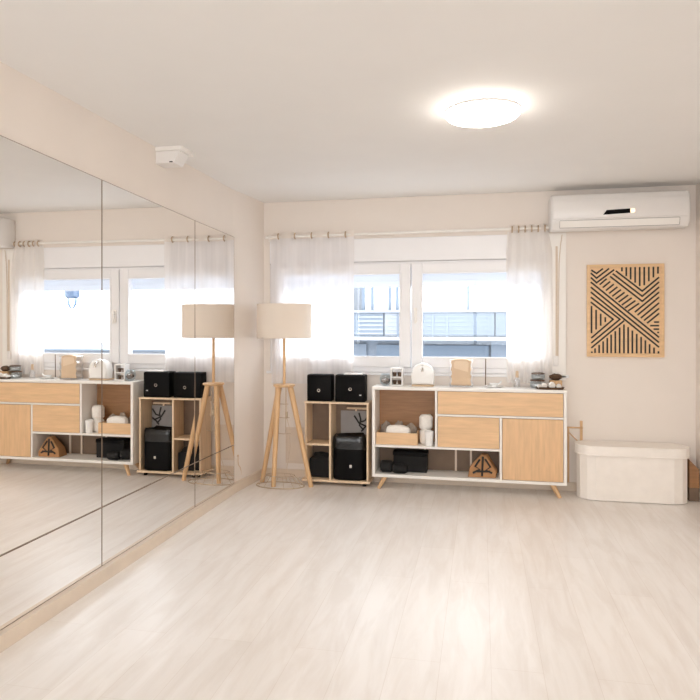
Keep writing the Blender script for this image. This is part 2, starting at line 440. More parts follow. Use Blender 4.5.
# ---------------------------------------------------------------- art on the back wall
AXL, AXR, AZB, AZT = 2.711, 3.271, 1.061, 1.779
art = thing('wall_art', (2.991, YB-.015, AZB), 'light wood panel with black diagonal stripes hung under the air conditioner', 'wall art')
obj('panel', bx(AXL+.02, AXR-.02, YB-.018, YB-.002, AZB+.02, AZT-.02), M['artwood'], art)
obj('frame', ring(bmesh.new(), AXL, AXR, AZB, AZT, .024, YB-.026, YB-.001, .002), M['artwood'], art)
def am(p): return (AXL+(p[0]-67)/498*(AXR-AXL), AZT-(p[1]-58)/596*(AZT-AZB))
Lx = [[(95,92),(130,115),(172,84)], [(92,112),(130,145),(212,84)], [(92,140),(130,175),(245,92)],
      [(92,170),(532,527)], [(92,203),(532,560)], [(92,235),(532,590)], [(92,268),(282,412),(95,565)], [(92,300),(238,412),(95,533)], [(310,420),(95,597)],
      [(97,325),(97,502)], [(127,350),(127,478)], [(157,375),(157,453)], [(187,398),(187,430)],
      [(255,100),(425,232),(532,145)], [(235,118),(425,265),(532,175)], [(218,135),(425,297),(532,208)],
      [(532,240),(378,366)], [(532,272),(395,385)], [(532,308),(416,404)], [(532,343),(436,420)], [(532,375),(456,437)],
      [(500,430),(532,430)], [(475,453),(532,453)], [(497,475),(532,475)], [(520,496),(532,496)]]
for x, z in ((308,445),(280,465),(335,462),(252,488),(362,484),(225,510),(390,505),(200,532),(418,524),(173,554),(445,546),(147,577),(472,570),(120,600),(500,592),(99,620),(528,615)): Lx.append([(x, z), (x, 630)])
for x, z in ((295,104),(323,135),(351,157),(380,178),(409,200),(438,195),(467,170),(496,146),(525,122)): Lx.append([(x, 78), (x, z)])
for k in range(10):
    f = k/9; ax, ay = 196+f*(405-196), 150+f*(310-150); bx_, by_ = 150+f*(335-150), 188+f*(358-188)
    Lx.append([(ax, ay), (bx_, by_)])
b = bmesh.new(); hw = .0062
for pl in Lx:
    P = [Vector(am(p)) for p in pl]
    for k in range(len(P)-1):
        d = (P[k+1]-P[k]).normalized(); n = Vector((-d.y, d.x))*hw
        e0 = d*hw*.8 if k > 0 else d*0; e1 = d*hw*.8 if k < len(P)-2 else d*0
        q = [P[k]-e0+n, P[k]-e0-n, P[k+1]+e1-n, P[k+1]+e1+n]
        yy = YB-.0195-.0002*(k % 2)
        prism(b, [tuple(v) for v in q], lambda p: (p[0], yy, p[1]), lambda p: (p[0], YB-.0175, p[1]))
obj('stripe_pattern', b, M['ink'], art)

# ---------------------------------------------------------------- sideboard
X0, X1, Y0, Y1, Z0, Z1 = 1.048, 2.532, 5.025, 5.270, .098, .817
sb = thing('sideboard', (1.79, 5.2, 0), 'white sideboard with light oak fronts and open niches standing under the window', 'sideboard')
T = .024
b = bx(X0, X1, Y0, Y1, Z1-T, Z1, .003); box(b, X0, X1, Y0, Y1, Z0, Z0+T, .003)
box(b, X0, X0+T, Y0, Y1, Z0+T, Z1-T, .002); box(b, X1-T, X1, Y0, Y1, Z0+T, Z1-T, .002)
obj('carcass', b, M['white'], sb)
obj('divider', bx(1.547, 1.565, Y0+.002, Y1-.012, .355, Z1-T, .001), M['white'], sb)
obj('shelf', bx(X0+T, 2.040, Y0+.002, Y1-.012, .337, .354, .001), M['white'], sb)
obj('divider', bx(2.040, 2.057, Y0+.002, Y1-.012, Z0+T, .594, .001), M['white'], sb)
obj('rail', bx(1.565, X1-T, Y0+.002, Y1-.012, .596, .611, .001), M['white'], sb)
obj('back_panel', bx(X0+T, 1.547, Y1-.012, Y1-.004, .354, Z1-T), M['oak_back'], sb)
obj('lower_back_panel', bx(X0+T, 2.040, Y1-.012, Y1-.004, Z0+T, .337), M['greyback'], sb)
for x in (1.45, 1.70, 1.82): obj('back_batten', bx(x-.008, x+.008, Y1-.022, Y1-.0121, Z0+T, .337), M['base'], sb)
obj('drawer_front', bx(1.568, X1-T-.003, Y0-.001, Y0+.018, .614, Z1-T-.003, .002), M['oak_h'], sb)
obj('drawer_front', bx(1.568, 2.037, Y0-.001, Y0+.018, .357, .593, .002), M['oak_h'], sb)
obj('door', bx(2.060, X1-T-.003, Y0-.001, Y0+.018, Z0+T+.003, .592, .002), M['oak_v'], sb)
for xt, xb, yt, yb in ((1.148, 1.096, Y0+.05, Y0+.02), (2.430, 2.486, Y0+.05, Y0+.02), (1.148, 1.096, Y1-.05, Y1-.02), (2.430, 2.486, Y1-.05, Y1-.02)):
    obj('leg', tube(bmesh.new(), [(xt, yt, Z0), (xb, yb, 0)], .021, 14, False, .013), M['legw'], sb, True)

# things in the sideboard's upper niche
tr = thing('wooden_tray', (1.225, 5.15, .354), 'light oak open box in the left niche of the sideboard', 'tray')
b = bmesh.new(); x0, x1, y0, y1, z0, z1 = 1.076, 1.406, 5.06, 5.235, .3545, .448
box(b, x0, x1, y0, y1, z0, z0+.008); box(b, x0, x1, y0, y0+.01, z0+.008, z1, .001); box(b, x0, x1, y1-.01, y1, z0+.008, z1, .001)
box(b, x0, x0+.01, y0+.01, y1-.01, z0+.008, z1, .001); box(b, x1-.01, x1, y0+.01, y1-.01, z0+.008, z1, .001)
obj('box_body', b, M['oak_h'], tr)
def towel_roll(label, c, r, ln, axis, m, grp, seed):
    t = thing('rolled_towel', c, label, 'towel', grp)
    bm = bmesh.new(); n, k = 28, 12; rings = []
    for i in range(k+1):
        s = (i/k-.5)*ln; e = 1-max(0, abs(2*i/k-1)-.75)*1.1
        ringv = []
        for j in range(n):
            a = 2*PI*j/n; rr = r*e*(1+.06*noise.noise(Vector((math.cos(a)*1.5, math.sin(a)*1.5, s*14+seed))))
            p = Vector((rr*math.cos(a), rr*math.sin(a), s))
            if axis == 'x': p = Vector((p.z, p.x, p.y))
            if axis == 'y': p = Vector((p.x, p.z, p.y))
            ringv.append(bm.verts.new(p+Vector(c)))
        rings.append(ringv)
    for A, B in zip(rings, rings[1:]):
        for j in range(n): bm.faces.new((A[j], A[(j+1) % n], B[(j+1) % n], B[j]))
    bm.faces.new(rings[0][::-1]); bm.faces.new(rings[-1])
    obj('cloth', bm, m, t, True)
    sp = [(q/40*r*.8*math.cos(q*.5), q/40*r*.8*math.sin(q*.5)) for q in range(4, 41)]
    pts = []
    for u, v in sp:
        p = Vector((u, v, ln/2+.001)) if axis == 'z' else (Vector((ln/2+.001, u, v)) if axis == 'x' else Vector((u, -ln/2-.001, v)))
        pts.append(p+Vector(c))
    obj('rolled_edge', tube(bmesh.new(), pts, .0022, 6), m, t, True)
    return t
def folded_towel(label, x0, x1, y0, y1, z0, z1, m, seed, group=None):
    bm = bx(x0, x1, y0, y1, z0, z1, min(.03, (z1-z0)*.42))
    bmesh.ops.subdivide_edges(bm, edges=bm.edges, cuts=4, use_grid_fill=True)
    for v in bm.verts:
        d = noise.noise(v.co*14+Vector((seed, 0, 0)))
        v.co.z += (.010*d if v.co.z > (z0+z1)/2 else 0)-(.012*((v.co.x-x0)/(x1-x0)-.55)**2*4 if v.co.z > z0+.02 else 0)
    return tag(obj('folded_towel', bm, m, None, True), label, 'towel', group)
folded_towel('white towel folded on top of the oak box in the niche', 1.148, 1.345, 5.072, 5.145, .4485-.085, .505, M['towel'], 3)
for k, (x, rx, h) in enumerate(((1.140, .058, .150), (1.245, .050, .160), (1.345, .056, .145))):
    lb = ('crumpled grey cloth at the left end of the oak box', 'crumpled grey cloth in the middle of the oak box behind the white towel', 'crumpled grey cloth at the right end of the oak box')[k]
    tag(obj('crumpled_cloth', blob(bmesh.new(), (x, 5.188, .3645+h*.53), (rx*.86, .031, h*.46), 31+k*7, .22, 4, 2.6), M['greycloth'], None, True), lb, 'cloth', 'grey cloths in the oak box')
b0 = towel_roll('white rolled towel standing in the niche below another white roll', (1.466, 5.150, .3555+.0575), .052, .115, 'z', M['towel'], 'white towel rolls standing in the niche', 5)
towel_roll('white rolled towel on top of the standing roll in the niche', (1.465, 5.150, .4725+.0565), .054, .113, 'z', M['towel'], 'white towel rolls standing in the niche', 8)
cu = obj('cup', lathe(bmesh.new(), [(0, 0), (.027, 0), (.030, .01), (.036, .115), (.034, .115), (.0275, .012), (0, .012)], (1.498, 5.068, .3545), 28), M['ceramic'], None, True)
tag(cu, 'tall white cup standing in front of the white towel rolls', 'cup')

# lower niche
towel_roll('short black roll lying at the front left of the low niche', (1.155, 5.105, .122+.050), .047, .10, 'x', M['blackf'], 'black rolls in the low niche', 11)
towel_roll('longer black roll lying in front of the black box', (1.265, 5.078, .122+.040), .038, .115, 'x', M['blackf'], 'black rolls in the low niche', 12)
bb = thing('storage_box', (1.33, 5.19, .122), 'flat black box lying in the low niche behind the black rolls', 'box')
obj('box_body', bx(1.205, 1.475, 5.135, 5.245, .1225, .255, .006), M['blackf'], bb); obj('lid', bx(1.200, 1.480, 5.130, 5.248, .255, .288, .006), M['black'], bb)
kb = thing('paper_bag', (1.92, 5.14, .122), 'brown triangular kraft paper bag with a black print in the low niche', 'bag')
pg = [(1.798, .123), (2.012, .123), (2.016, .165), (1.941, .292), (1.901, .298), (1.814, .200)]
obj('body', prism(bmesh.new(), pg, lambda p: (p[0], 5.065+.12*(p[1]-.12), p[1]), lambda p: (p[0]+.012, 5.20-.2*(p[1]-.12), p[1]), .006), M['kraft'], kb)
b = bmesh.new()
for P in ([(1.914, .283), (1.907, .135)], [(1.891, .262), (1.854, .205), (1.891, .185), (1.838, .155)], [(1.931, .265), (1.971, .205), (1.936, .180), (1.984, .160)], [(1.866, .168), (1.971, .172)]):
    tube(b, [(x, 5.063+.12*(z-.12), z) for x, z in P], .0085, 6)
obj('printed_mark', b, M['ink'], kb)

# things on the sideboard's top
ZT = Z1+.0005
gv = thing('glass_bowl', (1.139, 5.14, ZT), 'round clear glass globe with brown contents at the left end of the sideboard', 'glass bowl')
obj('globe', lathe(bmesh.new(), [(0, 0), (.022, 0), (.040, .018), (.047, .048), (.041, .078), (.030, .092), (.033, .097)], (1.139, 5.14, ZT), 28), M['clear'], gv, True)
obj('contents', blob(bmesh.new(), (1.143, 5.14, ZT+.038), (.034, .034, .024), 2, .3), M['coffee'], gv, True)
rk = thing('cup_rack', (1.235, 5.22, ZT), 'small white open rack holding dark pods beside the glass globe', 'rack')
b = ring(bmesh.new(), 1.183, 1.282, ZT, ZT+.145, .010, 5.115, 5.205, .002); box(b, 1.193, 1.272, 5.116, 5.204, ZT+.066, ZT+.074); obj('rack_frame', b, M['ceramic'], rk)
for x, z in ((1.212, .010), (1.253, .010), (1.212, .0745), (1.253, .0745)):
    obj('pod', lathe(bmesh.new(), [(0, 0), (.012, 0), (.018, .030), (.019, .033), (0, .035)], (x, 5.155, ZT+z), 18), M['coffee'], rk, True)
dm = thing('soap_dispenser', (1.44, 5.2, ZT), 'white dome-shaped appliance with a small metal tap on the sideboard', 'dispenser')
dp_ = [(1.352, .0145), (1.352, .10)]+[(1.442+.090*math.cos(a), .10+.085*math.sin(a)) for a in [PI-PI*q/16 for q in range(1, 16)]]+[(1.532, .10), (1.532, .0145)]
obj('dome', prism(bmesh.new(), dp_, lambda p: (p[0], 5.105, ZT+p[1]), lambda p: (p[0], 5.205, ZT+p[1]), .016), M['ceramic'], dm, True)
obj('base', bx(1.356, 1.528, 5.108, 5.235, ZT, ZT+.014, .003), M['beige'], dm)
obj('back_column', bx(1.38, 1.504, 5.206, 5.242, ZT+.02, ZT+.165, .010), M['ceramic'], dm, True)
b = tube(bmesh.new(), [(1.443, 5.106, ZT+.160), (1.443, 5.078, ZT+.156), (1.443, 5.068, ZT+.140), (1.443, 5.068, ZT+.118)], .010, 12); 
obj('tap', b, M['chrome'], dm, True)

ph = thing('towel_holder', (1.745, 5.21, ZT), 'beige wavy-edged stack in a clear white-rimmed holder in the middle of the sideboard', 'holder')
pts = []
n = 40
for i in range(n+1):
    z = .012+.196*i/n; pts.append((1.745+.073+.006*math.sin(i/n*2*PI*3.5), z))
top = [(1.745+.073*math.cos(a), .205+.016*math.sin(a)) for a in [PI*q/14 for q in range(1, 14)]]
left = [(1.745-(p[0]-1.745), p[1]) for p in pts[::-1]]
obj('paper_stack', prism(bmesh.new(), pts+top+left, lambda p: (p[0], 5.125, ZT+p[1]), lambda p: (p[0], 5.205, ZT+p[1]), .006), M['beige'], ph, True)
b = bmesh.new()
for sx in (-1, 1):
    q = [(1.745+sx*(.0785+.006*math.sin(i/n*2*PI*3.5)), .008+.21*i/n) for i in range(n+1)]
    q2 = [(1.745+sx*(.087+.006*math.sin(i/n*2*PI*3.5)), .008+.21*i/n) for i in range(n+1)][::-1]
    prism(b, q+q2, lambda p: (p[0], 5.120, ZT+p[1]), lambda p: (p[0], 5.212, ZT+p[1]))
box(b, 1.655, 1.835, 5.118, 5.214, ZT, ZT+.010, .002)
obj('holder_case', b, M['clear2'], ph)
obj('top_sheet', prism(bmesh.new(), [(1.690, .150), (1.800, .120), (1.805, .19), (1.79, .205), (1.70, .205), (1.690, .19)], lambda p: (p[0], 5.121, ZT+p[1]), lambda p: (p[0], 5.126, ZT+p[1])), M['beige2'], ph)

st = thing('incense_holder', (1.935, 5.2, ZT), 'thin brown stick standing in a small white holder on the sideboard', 'incense holder')
obj('holder', lathe(bmesh.new(), [(0, 0), (.020, 0), (.020, .006), (.008, .014), (0, .014)], (1.935, 5.2, ZT), 24), M['ceramic'], st, True)
obj('stick', tube(bmesh.new(), [(1.934, 5.2, ZT+.010), (1.937, 5.2, ZT+.222)], .0036, 8), M['coffee'], st, True)
ds = thing('dish', (2.0, 5.18, ZT), 'low white dish with a small spout right of the thin stick', 'dish')
obj('plate', lathe(bmesh.new(), [(0, 0), (.055, 0), (.075, .008), (.073, .011), (.053, .005), (0, .004)], (2.0, 5.18, ZT), 36), M['ceramic'], ds, True)
obj('bowl', lathe(bmesh.new(), [(0, .005), (.022, .005), (.038, .030), (.035, .031), (.020, .009), (0, .009)], (2.0, 5.18, ZT), 28), M['ceramic'], ds, True)
obj('spout', tube(bmesh.new(), [(2.032, 5.18, ZT+.024), (2.05, 5.178, ZT+.036), (2.055, 5.176, ZT+.048)], .007, 10), M['ceramic'], ds, True)
bo = thing('bottle', (2.178, 5.2, ZT), 'small clear bottle with a beige cap in front of the right curtain', 'bottle')
obj('bottle_body', lathe(bmesh.new(), [(0, 0), (.024, 0), (.026, .006), (.026, .055), (.012, .068), (.012, .078), (0, .078)], (2.178, 5.2, ZT), 24), M['clear2'], bo, True)
obj('cap', lathe(bmesh.new(), [(0, .078), (.012, .078), (.011, .128), (0, .130)], (2.178, 5.2, ZT), 20), M['beige'], bo, True)

def jar(label, x, y, z, r, h):
    t = thing('glass_jar', (x, y, z), label, 'jar', 'lidded glass jars on the sideboard')
    obj('jar_body', lathe(bmesh.new(), [(0, 0), (r*.82, 0), (r, .012), (r, h-.012), (r*.9, h)], (x, y, z), 32), M['clear'], t, True)
    obj('lid', lathe(bmesh.new(), [(0, h), (r*1.0, h), (r*1.02, h+.007), (r*.7, h+.012), (0, h+.012)], (x, y, z), 32), M['coffee'], t, True)
    obj('contents', blob(bmesh.new(), (x, y, z+h*.42), (r*.72, r*.72, h*.30), x*9, .25), M['ceramic'], t, True)
    return t
jar('wide glass jar with dark lid at the bottom of the pile on the sideboard', 2.330, 5.168, ZT, .054, .056)
jar('glass jar with brown lid stacked on the wider jar', 2.335, 5.168, ZT+.0685, .050, .040)
ty = obj('dark_tray', lathe(bmesh.new(), [(0, 0), (.10, 0), (.112, .018), (.109, .019), (.098, .004), (0, .004)], (2.415, 5.080, ZT), 40, .95, .45), M['brown'], None, True)
tag(ty, 'shallow dark oval tray at the right front of the sideboard', 'tray')
for k, (x, r) in enumerate(((2.335, .016), (2.372, .022), (2.428, .026), (2.480, .019))):
    towel_roll(('smallest white roll at the left end of the dark tray', 'small white roll second from left in the dark tray', 'largest small white roll, third in the dark tray', 'small white roll at the right end of the dark tray')[k],
               (x, 5.080, ZT+.0045+r), r*.97, .05, 'y', M['towel'], 'white rolls in the dark tray', 20+k)
br = thing('brush', (2.475, 5.235, ZT), 'dark brown bristle brush block behind the small white rolls', 'brush')
b = bx(2.425, 2.515, 5.175, 5.235, ZT, ZT+.060, .006); obj('brush_block', b, M['legw'], br)
b = bmesh.new(); blob(b, (2.47, 5.205, ZT+.085), (.048, .032, .026), 4, .25); obj('bristles', b, M['brown'], br, True)

# ---------------------------------------------------------------- cube shelf with boxes and bin
cs = thing('cube_shelf', (.745, 5.2, 0), 'small open birch shelf between the floor lamp and the white sideboard', 'shelf')
CX0, CX1, CY0, CY1, CZ0, CZ1 = .481, 1.012, 5.063, 5.262, .030, .682
obj('top_board', bx(CX0-.004, CX1+.004, CY0-.004, CY1, CZ1-.016, CZ1, .002), M['pine'], cs)
obj('base_board', bx(CX0-.022, CX1+.014, CY0-.016, CY1, CZ0, CZ0+.018, .002), M['pine'], cs)
obj('side_panel', bx(CX0, CX0+.015, CY0, CY1, CZ0+.018, CZ1-.016, .001), M['pine'], cs)
obj('side_panel', bx(CX1-.015, CX1, CY0, CY1, CZ0+.018, CZ1-.016, .001), M['pine'], cs)
obj('divider', bx(.686, .702, CY0, CY1-.008, CZ0+.018, CZ1-.016, .001), M['pine'], cs)
obj('shelf', bx(CX0+.015, .686, CY0+.002, CY1-.008, .322, .337, .001), M['pine'], cs)
obj('back_panel', bx(CX0+.015, CX1-.015, CY1-.008, CY1-.002, CZ0+.018, CZ1-.016), M['greyback'], cs)
for x in (CX0+.04, CX1-.04):
    for y in (CY0+.04, CY1-.04): obj('foot', lathe(bmesh.new(), [(0, 0), (.016, 0), (.018, .03), (0, .03)], (x, y, 0), 16), M['black'], cs, True)
def black_box(label, x0, x1, y0, y1, z0, z1, kx, kz):
    t = thing('storage_box', ((x0+x1)/2, (y0+y1)/2, z0), label, 'box', 'black boxes on top of the birch shelf')
    obj('box_body', bx(x0, x1, y0, y1, z0, z1-.004, .006), M['black'], t, True)
    obj('lid', bx(x0+.003, x1-.003, y0+.003, y1-.003, z1-.004, z1, .0015), M['blackf'], t)
    pts = [(kx+.011*math.cos(a), y0-.002, kz+.011*math.sin(a)) for a in [2*PI*q/18 for q in range(18)]]
    b = tube(bmesh.new(), pts, .0035, 8, True)
    obj('metal_pull', b, M['chrome'], t, True)
    return t
black_box('plain black box with metal pull on the left of the birch shelf top', .494, .700, 5.085, 5.20, CZ1+.0005, .900, .594, .772)
B2 = black_box('glossy black box with metal pull on the right of the birch shelf top', .734, .978, 5.075, 5.205, CZ1+.0005, .902, .860, .788)
obj('white_marking', bx(.935, .952, 5.0745, 5.0755, .737, .744), M['ceramic'], B2)
pk = obj('paper_sheets', bx(.80, .955, 5.10, 5.19, .9025, .914, .003), M['ceramic'])
bmesh_dummy = None
tag(pk, 'small stack of white paper lying on the right black box', 'paper')
bn = thing('waste_bin', (.845, 5.18, .048), 'black rounded bin with shiny liner in the right half of the birch shelf', 'bin')
BX0, BX1 = .712, .984
def rr(x0, x1, y0, y1, r, k=6):
    P = []
    for cx, cy, a0 in ((x1-r, y1-r, 0), (x0+r, y1-r, PI/2), (x0+r, y0+r, PI), (x1-r, y0+r, 1.5*PI)):
        for q in range(k+1): a = a0+PI/2*q/k; P.append((cx+r*math.cos(a), cy+r*math.sin(a)))
    return P
b = bmesh.new(); prism(b, rr(BX0, BX1, 5.068, 5.235, .05), lambda p: (p[0], p[1], .0485), lambda p: (p[0], p[1], .352), .012)
obj('bin_body', b, M['black'], bn, True)
b = bmesh.new(); R_ = rr(BX0-.003, BX1+.003, 5.066, 5.237, .055)
cx, cy = .848, 5.152; rings = []
for f, z in ((1.0, .300), (1.005, .352), (.99, .392), (.93, .404), (.80, .398), (.55, .378), (.25, .372), (.02, .370)):
    row = []
    for i, p in enumerate(R_):
        d = .010*noise.noise(Vector((p[0]*28, p[1]*28, z*24+f*7)))
        row.append(b.verts.new((cx+(p[0]-cx)*f*(1+d*.2), cy+(p[1]-cy)*f*(1+d*.2), z+d*(.6 if f > .98 else 1.8)-(.05*(1 if p[1] < cy else 0) if f > 1 and z > .34 and False else 0))))
    rings.append(row)
for A, B in zip(rings, rings[1:]):
    for j in range(len(A)): b.faces.new((A[j], A[(j+1) % len(A)], B[(j+1) % len(A)], B[j]))
obj('bin_liner', b, M['liner'], bn, True)
obj('badge', bx(.855, .875, 5.0655, 5.0685, .150, .175, .001), M['chrome'], bn)
cd = thing('drawing_board', (.86, 5.31, .41), 'grey board with black brush strokes behind the bin in the birch shelf', 'picture')
obj('board', bx(.745, .992, 5.244, 5.252, .05, .590), M['grey_card'], cd)
obj('wooden_rail', bx(.80, .968, 5.222, 5.252, .606, .620, .002), M['pine'], cd)
b = bmesh.new()
for P in ([(.90, .575), (.915, .52), (.905, .47), (.94, .43)], [(.985, .56), (.95, .51), (.915, .50)], [(.86, .55), (.90, .49), (.97, .46)], [(.985, .48), (.95, .455), (.92, .42)]):
    tube(b, [(x, 5.2435, z) for x, z in P], .0075, 6)
obj('brush_strokes', b, M['ink'], cd)
obj('card_tab', bx(.87, .882, 5.238, 5.250, .588, .607), M['pine'], cd)
db = thing('storage_box', (.585, 5.2, .048), 'dark fabric box in the lower left compartment of the birch shelf', 'box')
obj('box_body', bx(.505, .676, 5.12, 5.24, .0485, .205, .008), M['blackf'], db, True)
obj('folded_top', blob(bmesh.new(), (.59, 5.185, .205), (.072, .05, .045), 6, .35), M['blackf'], db, True)

# ---------------------------------------------------------------- floor lamp
LX, LY = .328, 4.99
fl = thing('floor_lamp', (LX, LY, 0), 'wooden tripod floor lamp with a cream drum shade in the corner', 'floor lamp')
b = lathe(bmesh.new(), [(.222, 1.203), (.222, 1.478), (.2185, 1.478), (.2185, 1.203), (.222, 1.203)], (LX, LY, 0), 64)
sh = obj('lamp_shade', b, M['shade'], fl, True)
b = bmesh.new()
for z in (1.205, 1.476):
    b = tube(bmesh.new(), [(LX+.220*math.cos(a), LY+.220*math.sin(a), z) for a in [2*PI*q/48 for q in range(48)]], .003, 6, True)
    obj('shade_trim', b, M['shade'], sh, True)
b = bmesh.new()
for k in range(3): a = 2*PI*k/3+.4; tube(b, [(LX, LY, 1.40), (LX+.219*math.cos(a), LY+.219*math.sin(a), 1.474)], .0025, 6)
obj('shade_spider', b, M['wire'], sh, True)
obj('bulb', lathe(bmesh.new(), [(0, 1.27), (.012, 1.27), (.016, 1.30), (.030, 1.335), (.030, 1.355), (.018, 1.38), (0, 1.386)], (LX, LY, 0), 24), M['ceramic'], fl, True)
obj('pole', tube(bmesh.new(), [(LX, LY, .826), (LX, LY, 1.275)], .0115, 16), M['legw'], fl, True)
obj('stool_top', lathe(bmesh.new(), [(0, .806), (.080, .806), (.088, .812), (.088, .822), (.082, .826), (0, .826)], (LX, LY, 0), 40), M['legw'], fl, True)
feet = ((.254, 4.935), (.556, 4.985), (.110, 5.07))
for x, y in feet:
    d = Vector((x-LX, y-LY, 0)).normalized()
    obj('leg', tube(bmesh.new(), [(LX+d.x*.052, LY+d.y*.052, .806), (x, y, 0)], .0235, 14, False, .0185), M['legw'], fl, True)
b = tube(bmesh.new(), [(LX+.018, LY-.05*0, .806), (LX+.016, LY, .72), (LX+.022, LY, .66), (LX+.012, LY+.02, .56), (LX+.03, LY+.05, .46), (LX+.02, LY+.1, .30), (LX-.02, LY+.14, .12), (LX-.03, LY+.17, .012), (.20, 5.22, .006), (.11, 5.22, .02)], .0032, 8)
cb = obj('cord', b, M['strapm'], fl, True)
obj('switch', bx(LX+.004, LY*0+LX+.024, LY+.010, LY+.028, .545, .60, .004), M['wire'], cb)
b = bmesh.new()
for z, r in ((.665, .035), (.555, .045), (.425, .055)): tube(b, [(LX-r, LY, z), (LX, LY-r*.5, z), (LX+r, LY, z)], .003, 6)
tube(b, [(LX+.016, LY-.01, .80), (LX+.016, LY-.01, .43)], .0028, 6)
obj('wire_hooks', b, M['wire'], fl, True)
rg = thing('wire_basket', (.300, 4.972, 0), 'low round wire ring basket on the floor around the lamp feet', 'basket')
def circ(r, z, n=48, sy=1.0, cx=.300, cy=4.972): return [(cx+r*math.cos(2*PI*q/n), cy+r*sy*math.sin(2*PI*q/n), z) for q in range(n)]
obj('floor_ring', tube(bmesh.new(), circ(.200, .0042, 48, .56), .004, 8, True), M['wire'], rg, True)
obj('inner_ring', tube(bmesh.new(), circ(.12, .088, 48, .55), .003, 8, True), M['wire'], rg, True)
for q in range(14):
    a = 2*PI*q/14+.1
    b = tube(bmesh.new(), [(0.300+.200*math.cos(a), 4.972+.200*.56*math.sin(a), .0042), (0.300+.12*math.cos(a), 4.972+.12*.55*math.sin(a), .088)], .0016, 6)
    obj('wire', b, M['wire'], rg, True)
# small hatch in the back wall behind the lamp, cable hook on the left wall
hp = thing('wall_hatch', (.30, YB-.005, .13), 'small white panel in the back wall behind the lamp legs', 'panel')
obj('hatch_frame', ring(bmesh.new(), .25, .41, .12, .43, .012, YB-.008, YB-.0005, .002), M['base'], hp)
obj('hatch_door', bx(.264, .396, YB-.0055, YB-.0005, .134, .416), M['base'], hp)
wh = thing('wall_cable', (.01, 4.81, .13), 'thin cable hanging from a small clip on the left wall beyond the mirrors', 'cable')
obj('clip', bx(WX, .012, 4.785, 4.80, .262, .275, .002), M['beige'], wh)
obj('cable', tube(bmesh.new(), [(.008, 4.79, .275), (.010, 4.785, .22), (.010, 4.80, .19), (.010, 4.83, .17), (.008, 4.85, .14), (.008, 4.86, .10), (.0, 4.865, .075)], .003, 6), M['beige'], wh, True)

# ---------------------------------------------------------------- bench
bnch = thing('storage_bench', (3.003, 5.19, 0), 'cream oval storage bench with padded lid against the back wall', 'bench')
def stadium(x0, x1, y0, y1, k):
    P = []; r = (y1-y0)/2; cy = (y0+y1)/2
    for cx, a0 in ((x1-r, -PI/2), (x0+r, PI/2)):
        for q in range(k+1): a = a0+PI*q/k; P.append((cx+r*math.cos(a), cy+r*math.sin(a)))
    return P
b = prism(bmesh.new(), stadium(2.616, 3.395, 5.022, 5.262, 6), lambda p: (p[0], p[1], 0.004), lambda p: (p[0], p[1], .340))
obj('body', b, M['cream'], bnch)
b = prism(bmesh.new(), stadium(2.603, 3.405, 5.008, 5.269, 20), lambda p: (p[0], p[1], .336), lambda p: (p[0], p[1], .408), .020)
ld = obj('padded_lid', b, M['cream'], bnch, True)
b = tube(bmesh.new(), [(p[0], p[1], .340) for p in stadium(2.602, 3.406, 5.007, 5.270, 20)], .004, 8, True)
obj('piping', b, M['cream'], ld, True)
rk2 = thing('wooden_rack', (2.66, 5.378, .0), 'thin wooden rack standing between the sideboard and the cream bench', 'rack')
obj('post', bx(2.566, 2.580, 5.2715, 5.281, .07, .50, .001), M['legw'], rk2)
obj('post', bx(2.660, 2.680, 5.2715, 5.281, .07, .556, .001), M['legw'], rk2)
obj('rail', bx(2.560, 2.682, 5.2715, 5.281, .496, .508, .001), M['legw'], rk2)
obj('rail', tube(bmesh.new(), [(2.575, 5.276, .465), (2.640, 5.276, .40)], .0045, 8), M['legw'], rk2)
wd = thing('wooden_block', (3.468, 5.30, 0), 'slanted wooden block on a dark base in the corner right of the bench', 'block')
obj('dark_base', bx(3.412, 3.482, 5.15, 5.268, 0, .10, .004), M['greyback'], wd)
obj('wedge', prism(bmesh.new(), [(3.412, .10), (3.482, .10), (3.482, .235), (3.412, .31)], lambda p: (p[0], 5.15, p[1]), lambda p: (p[0], 5.268, p[1]), .003), M['oak_back'], wd)

# ---------------------------------------------------------------- outside
struct('street', bx(-40, 60, 5.7, 80, -7.2, -7), M['street'])
ob = thing('apartment_building', (.5, 14, -7), 'pale building with blue-grey balconies across the street seen through the window', 'building')
FY = 13.0; FX0, FX1 = -9.0, 4.3
obj('wall', bx(FX0, FX1, FY+.9, FY+9, -7, 5), M['facade'], ob)
def slab(z0, z1, y0=FY-.10): return bx(FX0, FX1, y0, FY+.9, z0, z1, .01)
obj('balcony_slab', slab(1.005, 1.085), M['facade'], ob); obj('balcony_slab', slab(-1.9, -1.8), M['facade'], ob); obj('balcony_slab', slab(3.9, 4.0), M['facade'], ob)
obj('handrail', bx(FX0, FX1, FY-.08, FY+.0, 1.572, 1.625, .01), M['facade'], ob)
xs = [FX0, -.62, -.05, .235, .684, .945, 1.23, 2.05, 2.17, 3.3, FX1]
for a, c in zip(xs, xs[1:]):
    m = M['facade'] if abs(a-(-.05)) < .01 or abs(a-.235) < .01 else M['facade2']
    p = obj('balustrade_panel', bx(a+.012, c-.012, FY-.03, FY+.02, 1.10, 1.565), m, ob)
    sl = bmesh.new()
    for k in range(5): box(sl, a+.02, c-.02, FY-.045, FY-.031, 1.13+.085*k, 1.165+.085*k)
    obj('louvre_slats', sl, M['facade'] if a in (-.62, -.05) else M['facade2'], p)
for x in (-.62, .235, .945, 1.23, 2.05): obj('balustrade_post', bx(x-.018, x+.018, FY-.05, FY+.03, 1.085, 1.60), M['facade2'], ob)
for x in (-2.6, -.50, -.31, .05, .21, 1.648, 3.05): obj('glazing_post', bx(x-.028, x+.028, FY+.05, FY+.11, 1.625, 3.9), M['facade4'], ob)
obj('dark_window_band', bx(FX0+.5, -.50, FY+.42, FY+.5, .2, .92), M['facade2'], ob)
